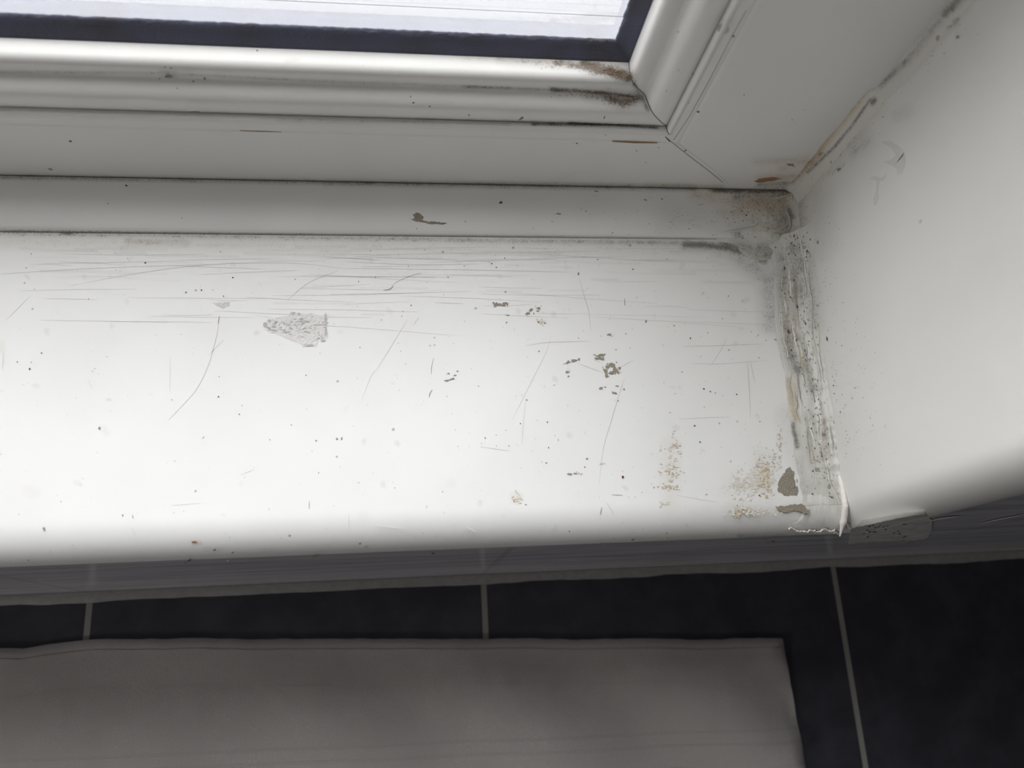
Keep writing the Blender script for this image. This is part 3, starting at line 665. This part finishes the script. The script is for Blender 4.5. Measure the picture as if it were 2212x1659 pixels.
line(mb, [(1445, 302), (1480, 330), (1530, 368), (1562, 394)], 1.8, Yp, FC, 'scratch_dark', taper=False)
line(mb, [(1462, 308), (1500, 335), (1545, 370), (1578, 401)], 1.2, Yp, FC, 'scratch', taper=False)
line(mb, [(1455, 303), (1490, 250), (1530, 177), (1580, 80), (1612, 22)], 1.3, Yp, FC, 'scratch_dark', taper=False)
line(mb, [(1437, 295), (1445, 303), (1447, 306)], 3, Yp, FC, 'crevice')
jamb = mb.build('frame_jamb', win, FG)
mb = MB(); mb.grid(member('t', flat, 'frame', False), 'frame', True); mb.box((XL, YF, ZT + CM), (0, YF + .03, ZT), 'frame'); mb.build('frame_rail', win)
mb = MB(); mb.grid(member('l', flat, 'frame', False), 'frame', True); mb.box((XL, YF, -.004), (XL - CM, YF + .03, ZT), 'frame'); mb.build('frame_jamb', win)
for s_ in 'brtl':
    f_ = s_ in 'br'
    mb = MB(); P = member(s_, bead, 'frame', f_, 2 if f_ else 1, gap=0); mb.grid(P, 'frame', True)
    if s_ == 'b':
        for u, v, a, b, k, t in [(357, 143, 3, 2, 'chip', 0), (370, 145, 4, 3, 'chip', 0), (556, 107, 4, 2, 'chip', .3)]:
            blob(mb, u, v, a, b, (0, -.9, .43), -.9 * (YF + .0115) + .43 * .0895, k, t, .5, 9, .0009)
        for u, v, a, b, k, t in [(365, 163, 12, 5, 'chip', .05), (345, 168, 2, 3, 'chip', 0), (418, 174, 4, 3, 'chip', -.6), (443, 168, 4, 4, 'chip', .3), (383, 189, 2.5, 1.5, 'chip_dark', .4), (893, 220, 3.2, 2.6, 'chip_dark', 0), (928, 228, 3.2, 2.4, 'chip_dark', -.6), (887, 207, 1.5, 3, 'chip', 0), (1013, 247, 2, 3, 'chip', .3), (1126, 254, 9, 3, 'chip', -.55), (1305, 252, 1.5, 6, 'chip_dark', .2), (1310, 266, 4, 2, 'chip_dark', 0), (420, 239.5, 19, 2, 'chip', 0)]:
            blob(mb, u, v, a, b, (0, -.94, .34), -.94 * (YF + .0012) + .34 * .0755, k, t, .5, 9, .0006)
    if s_ == 'b':
        for cu, cv, ru_, rv_, cnt, pn, pc in [(1318, 152, 34, 9, 150, (0, 0, 1), .0905), (1250, 143, 60, 7, 60, (0, 0, 1), .0905), (1335, 214, 34, 11, 150, (0, -.94, .34), -.94 * (YF + .0028) + .34 * .0745), (1260, 204, 60, 8, 60, (0, -.94, .34), -.94 * (YF + .0028) + .34 * .0745)]:
            for _ in range(cnt):
                u = cu + rnd.gauss(0, .6) * ru_; v = cv + rnd.gauss(0, .5) * rv_
                if u > 1352 + (v - 150) * .55: continue
                q_ = rnd.uniform(.5, 2.0)
                blob(mb, u, v, q_, q_ * rnd.uniform(.4, 1), pn, pc, rnd.choice(['crevice', 'chip', 'mould_brown', 'mould_brown']), rnd.uniform(-.5, .5), .6, 7, .0003)
    mb.build('glazing_bead', win, BG if f_ else None)
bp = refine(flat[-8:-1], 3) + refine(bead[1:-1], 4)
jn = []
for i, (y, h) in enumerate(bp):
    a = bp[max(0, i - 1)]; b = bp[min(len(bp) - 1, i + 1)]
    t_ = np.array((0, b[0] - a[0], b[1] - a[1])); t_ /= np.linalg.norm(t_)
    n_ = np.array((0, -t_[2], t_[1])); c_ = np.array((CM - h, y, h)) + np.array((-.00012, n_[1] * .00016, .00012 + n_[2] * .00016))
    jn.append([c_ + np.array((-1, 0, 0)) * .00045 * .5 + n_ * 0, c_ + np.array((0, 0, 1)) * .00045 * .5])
mb = MB(); mb.grid(np.array(jn), 'crevice', False); mb.build('mitre_joint_shade', win)  # thin dark strip painting contact shadow along the bead mitre
for s_ in 'brtl':
    f_ = s_ in 'br'
    mb = MB(); mb.grid(member(s_, gask, 'rubber', f_, 2 if f_ else 1, jit=0.0005 if f_ else 0), 'rubber', True); mb.build('rubber_gasket', win)['label'] = 'black mouldy rubber seal around the glass'
mb = MB(); mb.box((XL - CM + .09, YF + .0292, .09), (CM - .09, YF + .0332, ZT + CM - .09), 'glass'); mb.build('glass_pane', win)['label'] = 'clear glass pane'

# ------------------------------------------------------------------ low cover strip between frame and sill
pr = [(0.012, -0.0), (0.0006, 0.0002), (0.0002, 0.0010), (0.0010, 0.0019), (0.0030, 0.0026)] + [(y, 0.0026 + (y - .003) * .0056 / .026) for y in np.linspace(0.005, 0.0285, 16)] + [(0.0300, 0.0079), (0.0306, 0.0070), (0.031, 0.0060)]
xs = np.concatenate([[-1.25, -0.9, -0.6], np.linspace(-0.5, -0.0002, 240)])
mb = MB(); mb.grid(np.array([[(x, y, z) for y, z in pr] for x in xs]), 'frame', True, flip=True)
PN = np.array((0, -.0056 / .026, 1.0)); PN /= np.linalg.norm(PN); PC = PN @ np.array((0, 0.0030, 0.0026)); PNt = tuple(PN)
shape(mb, [(892, 464), (900, 459), (908, 462), (914, 468), (912, 475), (922, 478), (945, 480), (966, 481), (950, 486), (930, 484), (912, 481), (895, 478), (888, 474), (896, 471)], PNt, PC, 'chip', jag=1.6, step=4)
for u, v, a, b, k, t in [(1082, 438, 4.5, 4, 'chip_dark', 0), (273, 401, 3.5, 2.6, 'chip_dark', 0), (233, 440, 2.5, 1.8, 'chip', 0), (1207, 462, 8, 2.2, 'chip', 0), (1394, 432, 4, 2, 'chip', .2), (1430, 430, 3, 2, 'chip', .2), (393, 471, 1.6, 1.6, 'chip', 0), (1005, 479, 2, 2, 'chip', 0), (1266, 456, 1.8, 2.5, 'scratch_dark', 0), (168, 386, 1.5, 1.5, 'chip', 0), (1323, 503, 2, 1.6, 'chip_dark', 0), (1612, 465, 2.6, 2.6, 'chip_dark', 0), (1606, 449, 1.6, 1.6, 'chip_dark', 0), (1590, 411, 2, 1.6, 'chip_dark', 0), (900, 494, 1.5, 1.5, 'chip', 0), (1288, 413, 6, 1.6, 'chip', 0)]:
    blob(mb, u, v, a, b, PNt, PC, k, t, .45, 9)
for _ in range(90):
    u = 1640 - abs(rnd.gauss(0, 1)) * 230; v = rnd.uniform(410, 510)
    blob(mb, u, v, rnd.uniform(.7, 3.4), rnd.uniform(.5, 1.2), PNt, PC, rnd.choice(['scratch_dark', 'scratch', 'chip']), rnd.uniform(-.2, .2), .6, 7)
TG = [(0, .62, 5, [(0, 382), (700, 394), (1500, 405)]), (1, .35, 7, [(700, 396), (1500, 408)]), (1, .85, 9, [(1540, 410), (1620, 412), (1710, 412)]), (1, .60, 16, [(1590, 425), (1690, 428)]), (2, .55, 16, [(1500, 420), (1600, 440), (1660, 450)]),
      (0, .50, 22, [(1640, 470), (1690, 500)]), (2, .5, 12, [(1560, 458), (1620, 456)]), (0, .55, 6, [(0, 499), (700, 510), (1300, 517), (1500, 519)]), (0, .60, 14, [(1590, 505), (1640, 510), (1700, 500)]), (0, .25, 40, [(1450, 470), (1650, 480)])]
tag(mb.build('cover_strip', None, TG), 'low white plastic strip running along the foot of the window frame above the sill', 'trim strip')

# ------------------------------------------------------------------ silicone sealant
def lumps(p, k=1.0):
    return (noise.noise((p[0] * 260 * k, p[1] * 90 * k, p[2] * 260 * k)) + .5 * noise.noise((p[0] * 700 * k, p[1] * 160 * k, p[2] * 700 * k)))
# sill to reveal
def interp(v, tab):
    return float(np.interp(v, [t[0] for t in tab], [t[1] for t in tab]))
LEFT = [(515, 1655), (545, 1662), (575, 1671), (700, 1674), (742, 1679), (760, 1686), (790, 1690), (802, 1698), (830, 1697), (900, 1706), (940, 1712), (1000, 1720), (1040, 1728), (1100, 1738), (1140, 1730), (1160, 1722)]
RIGHT = [(515, 1760), (600, 1766), (700, 1775), (760, 1778), (850, 1790), (900, 1802), (1000, 1812), (1080, 1824), (1160, 1834)]
P = []; NV = 330; NS = 30
for i in range(NV):
    v = 512 + (1092 - 512) * i / (NV - 1)
    lu = interp(v, LEFT) + 2.6 * noise.noise((v * .05, 1, 0)) * 1.6 + 1.2 * noise.noise((v * .3, 2, 0)); ru = interp(v, RIGHT) + 3 * noise.noise((v * .06, 9, 0))
    a = hit(lu, v, Zp, 0.0001); b = hit(ru, v - 2, Xp, -0.0001)
    b[1] = a[1]
    k = np.array((0.0, a[1], 0.0))
    row = []
    for j in range(NS):
        s_ = j / (NS - 1)
        q = (1 - s_) ** 2 * a + 2 * s_ * (1 - s_) * (k * .75 + (a + b) / 2 * .25) + s_ * s_ * b
        n_ = np.array((-max(b[2], 1e-4), 0, -a[0])); n_ /= np.linalg.norm(n_) or 1
        env = math.sin(math.pi * min(max(s_, 0), 1)) ** .5 if 0 < s_ < 1 else 0
        hgt = .00042 * lumps((s_ * .03, q[1], 0.3)) + .00035 * max(0, 1 - abs(s_ - .06) / .06) + .0003 * math.sin(s_ * 22 + 3 * noise.noise((q[1] * 30, 0, 0)))
        fade = min(1.0, (NV - 1 - i) / 30)
        flatq = a + (k - a) * (s_ * 2) if s_ < .5 else k + (b - k) * (s_ * 2 - 1)
        q = flatq + (q - flatq) * fade
        row.append(q + n_ * ((hgt * env + .0003 * env) * fade + .00012))
    P.append(row)
mb = MB(); mb.grid(np.array(P), 'seal', True)
SP = np.array(P)
def on_seal(i, j, d=.00018):
    i = min(max(i, 1), SP.shape[0] - 2); j = min(max(j, 1), SP.shape[1] - 2)
    i0, j0 = int(i), int(j); fi, fj = i - i0, j - j0
    p_ = (SP[i0, j0] * (1 - fi) + SP[min(i0 + 1, SP.shape[0] - 1), j0] * fi) * (1 - fj) + (SP[i0, min(j0 + 1, SP.shape[1] - 1)] * (1 - fi) + SP[min(i0 + 1, SP.shape[0] - 1), min(j0 + 1, SP.shape[1] - 1)] * fi) * fj
    n_ = np.cross(SP[i0, j0 + 1] - SP[i0, j0 - 1], SP[i0 + 1, j0] - SP[i0 - 1, j0]); l_ = np.linalg.norm(n_)
    n_ = n_ / l_ if l_ > 0 else np.array((0, 0, 1.0))
    if n_[2] < 0: n_ = -n_
    return p_ + n_ * d
for _ in range(620):                                        # mould specks
    i = rnd.uniform(4, NV - 5); j = rnd.triangular(2, NS - 3, NS * .5); r_ = rnd.uniform(.35, 1.5) * (1.5 if rnd.random() < .08 else 1)
    if rnd.random() < (i / NV) * .55: continue
    pts = [on_seal(i + r_ * math.sin(a_) * rnd.uniform(.5, 1.6), j + r_ * .42 * math.cos(a_) * rnd.uniform(.5, 1.1)) for a_ in np.linspace(0, 2 * math.pi, 8)[:-1]]
    mb.poly(pts, rnd.choice(['chip_dark', 'mould', 'mould', 'mould', 'mould', 'mould']))
for _ in range(64):                                         # tooled ridges and dirty grooves running along the bead
    j = rnd.uniform(2, NS - 4); i = rnd.uniform(0, NV - 40); n_k = int(rnd.uniform(14, 70)); k_ = rnd.choice(['mould', 'mould', 'seal_clean', 'seal_clean', 'tan'])
    w_ = rnd.uniform(.10, .42); ph = rnd.uniform(0, 9); L_ = []; R2 = []
    for q in range(n_k):
        jj = j + .7 * noise.noise((q * .05, ph, 0)) * 2; ww = w_ * math.sin(math.pi * (q + .5) / n_k) * (1 + .6 * noise.noise((q * .4, ph, 3)))
        L_.append(on_seal(i + q, jj - ww, .00014)); R2.append(on_seal(i + q, jj + ww, .00014))
    mb.grid(np.array([L_, R2]), k_, False)
# run of silicone over the nose with a torn edge
P = []; top = []
xs = np.linspace(-0.031, 0.0005, 60)
for x in xs:
    row = []
    tmax = 0.74 + .12 * noise.noise((x * 260, 0, 0)) + .06 * noise.noise((x * 900, 4, 0)) + (.16 if x > -.003 else 0) - max(0, (-.020 - x)) * 14
    left = max(0.0, (-.0215 - x) / .0095)
    t0 = left ** .5 * tmax * .93
    for j in range(18):
        q = j / 17
        if q < .3 and left == 0:
            y = YN + RY + .0085 * (1 - q / .3); p_ = np.array((x, y, 0)); n_ = np.array((0, 0, 1.0))
        else:
            t = (t0 + (tmax - t0) * ((q - .3) / .7 if left == 0 else q)) * math.pi / 2
            p_ = np.array((x, YN + RY - RY * math.sin(t), -RZ + RZ * math.cos(t))); n_ = np.array((0, -math.sin(t), math.cos(t)))
        w_ = min(1, j / 4) * (1.0 if j < 17 else 0.0)
        row.append(p_ + n_ * (.00006 + (.00030 + .00025 * lumps(p_)) * w_ * min(1, (x + .0312) / .005)))
    P.append(row); top.append((row[-2], row[-1]))
mb.grid(np.array(P), 'seal_clean', True, flip=False)
TP = np.array([[a + np.array((0, -.0005 * abs(noise.noise((a[0] * 1500, 0, 0))), .0006)), a + np.array((0, -.0006 - .0016 * abs(noise.noise((a[0] * 900, 0, 7))), .0004)), b + np.array((0, -.0004, -.0002))] for a, b in top])
mb.grid(TP, 'flake_white', False, flip=False)
# upright ridge of silicone at the front corner
P = []
for i in range(50):
    t = i / 49; u = 1822 + 6 * t + 2 * math.sin(t * 5); v = 1015 + 152 * t
    base = hit(u, v, Yp, 0.0) if False else None
    z = .003 + .010 * math.sin(t * math.pi) * .6 - .014 * max(0, t - .6) / .4
    y = -0.143 - 0.037 * t
    r = .0008 + .0011 * t + .0003 * noise.noise((t * 14, 0, 0))
    if t > .8: r *= (1 - t) / .2 * .8 + .2
    x = -.0006 + .0003 * math.sin(t * 9)
    P.append([(x + r * math.cos(a_), y - r * .2 * math.sin(a_), z * .6 + r * 1.4 * math.sin(a_)) for a_ in np.linspace(0, 2 * math.pi, 13)])
mb.grid(np.array(P), 'flake_white', True)
# dark pits in the bead
LG = [(0, .45, 22, [(1690, 560), (1700, 700)]), (0, .55, 28, [(1715, 540), (1725, 640)]), (0, .65, 16, [(1700, 700), (1705, 760), (1725, 800)]), (0, .70, 9, [(1710, 715), (1722, 730)]), (0, .55, 12, [(1735, 780), (1755, 840)]), (2, .85, 7, [(1702, 820), (1712, 880), (1718, 905)]), (2, .5, 10, [(1715, 830), (1722, 900)]),
      (0, .85, 7, [(1713, 915), (1715, 930), (1722, 965)]), (0, .45, 12, [(1745, 900), (1755, 1000)]), (1, .45, 9, [(1779, 910), (1782, 990)]), (0, .9, 4, [(1780, 939), (1780, 941)]), (0, .8, 3, [(1786, 978)]), (0, .40, 8, [(1760, 1010), (1768, 1045)]), (2, .18, 30, [(1770, 1080), (1790, 1130)]), (1, .28, 30, [(1700, 600), (1712, 680)]), (0, .4, 20, [(1740, 560), (1760, 700)]), (0, .35, 18, [(1720, 1000), (1740, 1060)]), (0, .3, 10, [(1738, 1140), (1800, 1150)])]
ob = mb.build('sealant_bead', None, LG)
tag(ob, 'grimy smeared silicone bead filling the joint between the windowsill and the right-hand board', 'sealant')
for nm, pts in (('torn_hole', [(1773, 905), (1782, 902), (1788, 910), (1786, 930), (1789, 960), (1787, 995), (1781, 985), (1777, 950), (1773, 925)]),):
    mb = MB(); shape(mb, pts, Xp, 0.0012, 'rust', off=.0, jag=.6, step=5)
    for u, v, a, b in [(1780, 940, 3.5, 4), (1782, 951, 2, 2), (1786, 978, 3, 4), (1797, 990, 1.5, 3)]: blob(mb, u, v, a, b, Xp, 0.0014, 'chip_dark', .2, .4, 9, .0002)

# frame to reveal, upright
P = []; NV = 240; NS = 16
for i in range(NV):
    z = .006 + .40 * (i / (NV - 1))
    wd = .0056 + .0010 * noise.noise((z * 60, 0, 0)) + .0005 * noise.noise((z * 300, 0, 2))
    if z > .105: wd = .0022 + .0006 * noise.noise((z * 60, 5, 0))
    dp = .010 + .0028 * noise.noise((z * 34, 0, 5)) + .0015 * noise.noise((z * 200, 0, 5))
    row = []
    for j in range(NS):
        s_ = j / (NS - 1)
        a = np.array((-wd, YF, z)); b = np.array((0, YF - dp, z)); k = np.array((0.0, YF, z))
        q = (1 - s_) ** 2 * a + 2 * s_ * (1 - s_) * (k * .6 + (a + b) / 2 * .4) + s_ * s_ * b
        n_ = np.array((-.7, -.7, 0)); env = math.sin(math.pi * s_)
        row.append(q + n_ * (env * (.00035 + .0005 * noise.noise((q[2] * 70, s_ * 5, 0)) + .0003 * noise.noise((q[2] * 260, s_ * 9, 0))) + .0001))
    P.append(row)
mb = MB(); mb.grid(np.array(P), 'seal', True, flip=True)
VG = [(2, .95, 13, [(1735, 362), (1800, 280), (1865, 200)]), (1, .45, 12, [(1715, 380), (1770, 330)]), (2, .7, 16, [(1700, 390), (1760, 345)]), (1, .8, 4, [(1771, 334), (1773, 332)]), (1, .6, 7, [(1710, 392), (1725, 378)]), (0, .8, 7, [(1884, 222), (1889, 216)]), (0, .75, 4, [(1745, 372), (1800, 320), (1840, 272), (1880, 215)]),
      (0, .6, 9, [(1900, 185), (1960, 130)]), (0, .75, 12, [(2040, 30), (2080, -10)]), (0, .45, 12, [(1960, 130), (2040, 30)]), (0, .5, 5, [(1880, 190), (1895, 183)])]
tag(mb.build('sealant_bead', None, VG), 'upright yellowed silicone bead between the window frame and the right-hand board', 'sealant')

# patch of smeared silicone over the back corner
P = []
for i in range(60):
    row = []
    for j in range(46):
        x = -.052 * (1 - i / 59); y = -.016 + .045 * j / 45
        zb = 0.0 if y < 0 else .0026 + max(0, y - .003) * .0056 / .026
        if -.002 < y < .003: zb = .0026 * (y + .002) / .005
        e_ = min(1, (1 + x / .052) * 1.5) * min(1, (j / 45) * 6, (1 - j / 45) * 6)
        edge = .5 + .5 * noise.noise((x * 110, y * 110, 1)) - (.62 - (1 + x / .052)) * .9
        h_ = (.0010 + .0011 * noise.noise((x * 120, y * 120, 4)) + .0005 * noise.noise((x * 420, y * 420, 4)) + .0012 * max(0, 1 - abs(y - .001) / .006)) * min(1, max(0, edge * 3)) * e_
        row.append((x, y, zb - .00025 + h_ + .0035 * max(0, 1 + x / .006) * (1 - abs(y) * 18)))
    P.append(row)
mb = MB(); mb.grid(np.array(P), 'seal', True)
CG = [(0, .60, 24, [(1640, 545), (1690, 560)]), (1, .95, 11, [(1600, 415), (1700, 412)]), (1, .40, 26, [(1620, 440), (1690, 450)]), (2, .6, 30, [(1600, 440), (1690, 440)]), (0, .5, 26, [(1690, 480), (1715, 540)]), (0, .8, 8, [(1704, 455), (1712, 468)]), (0, .5, 16, [(1590, 530), (1620, 540)]), (2, .4, 14, [(1640, 480), (1680, 490)])]
for pts in ([(1708, 418), (1710, 440), (1716, 468)], [(1695, 452), (1702, 470), (1705, 488), (1700, 500)], [(1635, 478), (1630, 486), (1605, 492), (1560, 500)], [(1672, 430), (1690, 426), (1708, 420)], [(1660, 500), (1690, 506), (1700, 520)]):
    line(mb, curve(pts), 2.2, PNt, PC + .0006, 'seal_clean', off=.0010); line(mb, curve([(a + 2.4, b + 1) for a, b in pts]), 1.8, PNt, PC + .0006, 'mould', off=.0010)
for _ in range(160):
    u = rnd.uniform(1580, 1712); v = rnd.uniform(404, 515); q_ = rnd.uniform(.6, 2.2)
    blob(mb, u, v, q_ * 1.4, q_ * .7, PNt, PC + .0006, rnd.choice(['mould', 'mould_brown', 'chip_dark', 'mould']), rnd.uniform(-.5, .5), .6, 7, .0008)
tag(mb.build('sealant_smear', None, CG), 'mouldy smeared silicone patch in the back corner of the sill below the window frame', 'sealant')

# film of silicone wiped onto the dark wall beside the corner
mb = MB()
out = [(1838, 1140), (1870, 1133), (1920, 1122), (1970, 1112), (1990, 1109), (2005, 1113), (2013, 1124), (2014, 1140), (2008, 1155), (1998, 1163), (1975, 1166), (1950, 1167), (1900, 1169), (1850, 1172), (1832, 1174)]
shape(mb, out, Yp, -YW, 'film', off=.0004, jag=.7, step=6)
line(mb, curve([(2005, 1124), (2030, 1118), (2070, 1113)]), 3.5, Yp, -YW, 'flake_white', off=.0006); line(mb, curve([(2115, 1129), (2160, 1119), (2212, 1109)]), 3, Yp, -YW, 'flake_white', off=.0006)
line(mb, curve([(1936, 1165), (1952, 1169), (1962, 1164)]), 2.0, Yp, -YW, 'scratch', off=.0008)
for _ in range(26):
    blob(mb, rnd.uniform(1860, 1960), rnd.uniform(1130, 1160), rnd.uniform(1, 4), rnd.uniform(.8, 1.6), Yp, -YW, 'chip_dark', -.1, .5, 8, .0005)
tag(mb.build('sealant_smear'), 'grey film of silicone wiped across the dark wall tile beside the sill corner', 'sealant')

# ------------------------------------------------------------------ towel on the ledge
a0 = hit(190, 1380, Zp, -.193); a1 = hit(1693, 1380, Zp, -.193); b1 = hit(1745, 1659, Zp, -.193)
NX, NY = 300, 90
P = np.zeros((NX, NY, 3)); Lx = .78
for i in range(NX):
    s_ = i / (NX - 1)
    for j in range(NY):
        t = j / (NY - 1)
        x = a1[0] - Lx * (1 - s_); back = a1[1] + (a0[1] - a1[1]) * (1 - s_) * Lx / (a1[0] - a0[0])
        if x < -.44: back -= .004 * min(1, (-.44 - x) / .06) ** 2 * 1.6
        back += .0012 * noise.noise((x * 22, 0, 0)) + .0005 * noise.noise((x * 90, 0, 0))
        y = back - .21 * t
        x += (b1[0] - a1[0]) / abs(b1[1] - a1[1]) * .21 * t * s_ + .0008 * noise.noise((0, y * 60, 0)) * s_
        d = x * .75 + y * .60                               # soft folds running forward and to the right
        h_ = .0060 * math.sin(d * 62 + 3 * noise.noise((x * 3, y * 4, 0))) * (max(0, s_ - .35) / .65) * min(1, t / .25) + .0014 * noise.noise((x * 14 + y * 9, y * 6, 3)) + .0003 * noise.noise((x * 90, y * 90, 0))
        ed = min(1, t / .035, (1 - s_) / .012 + .0)
        P[i, j] = (x, y, ZL + .0022 + (.0036 + h_) * math.sqrt(max(0, ed)) + (.0010 * math.exp(-((t - .012) / .02) ** 2)))
mb = MB(); mb.grid(P, 'towel', True, flip=True)
rim = [P[i, 0] for i in range(NX)] + [P[-1, j] for j in range(NY)] + [P[i, -1] for i in range(NX - 1, -1, -1)] + [P[0, j] for j in range(NY - 1, -1, -1)]
R_ = np.array(rim); lo = R_.copy(); lo[:, 2] = ZL + .0003
mb.grid(np.array([R_, lo]), 'towel', True, flip=True)
tw = mb.build('towel')
hb = MB(); hb.grid(P[:, 3:14] + np.array((0, 0, .0005)), 'towel', True, flip=True); hb.build('hem', tw)
tag(tw, 'dull grey cotton towel with a faint woven border lying on the black tiled ledge', 'towel')

# ------------------------------------------------------------------ outside
for k, (y0, y1) in enumerate([(0.0660, 0.1418), (0.1424, 0.2170), (0.2176, 0.295)]):
    mb = MB(); mb.box((-1.35, y0, -.012), (.02 if k == 0 else -.104 + .3, y1, .0225), 'outside')
    lab = ['nearest white board of the exterior ledge seen through the bottom of the glass', 'second white board of the exterior ledge, beyond the thin joint line', 'farthest white board of the exterior ledge, out of the picture'][k]
    tag(mb.build('exterior_board'), lab, 'board', None, 'boards of the exterior ledge')
mb = MB(); mb.box((-1.35, .0625, -.03), (.2, .30, -.0125), 'outside_joint')
tag(mb.build('exterior_ledge'), 'dark backing of the ledge outside the window, under the white boards', 'ledge')
mb = MB(); mb.box((-8, .1, -2.6), (8, 12, -2.5), 'plaster'); tag(mb.build('ground'), 'grey ground outside far below the window', 'ground', 'structure')

mb = MB(); mb.box((-3, .10, 1.15), (3, .26, 3.5), 'plaster'); mb.box((-3, .10, -2.5), (3, .26, -0.032), 'plaster'); mb.box((-3, .10, -0.032), (-1.36, .26, 1.15), 'plaster'); mb.box((.2, .10, -0.032), (3, .26, 1.15), 'plaster')
tag(mb.build('wall_facade'), 'outside face of the house wall around the window opening', 'wall', 'structure')
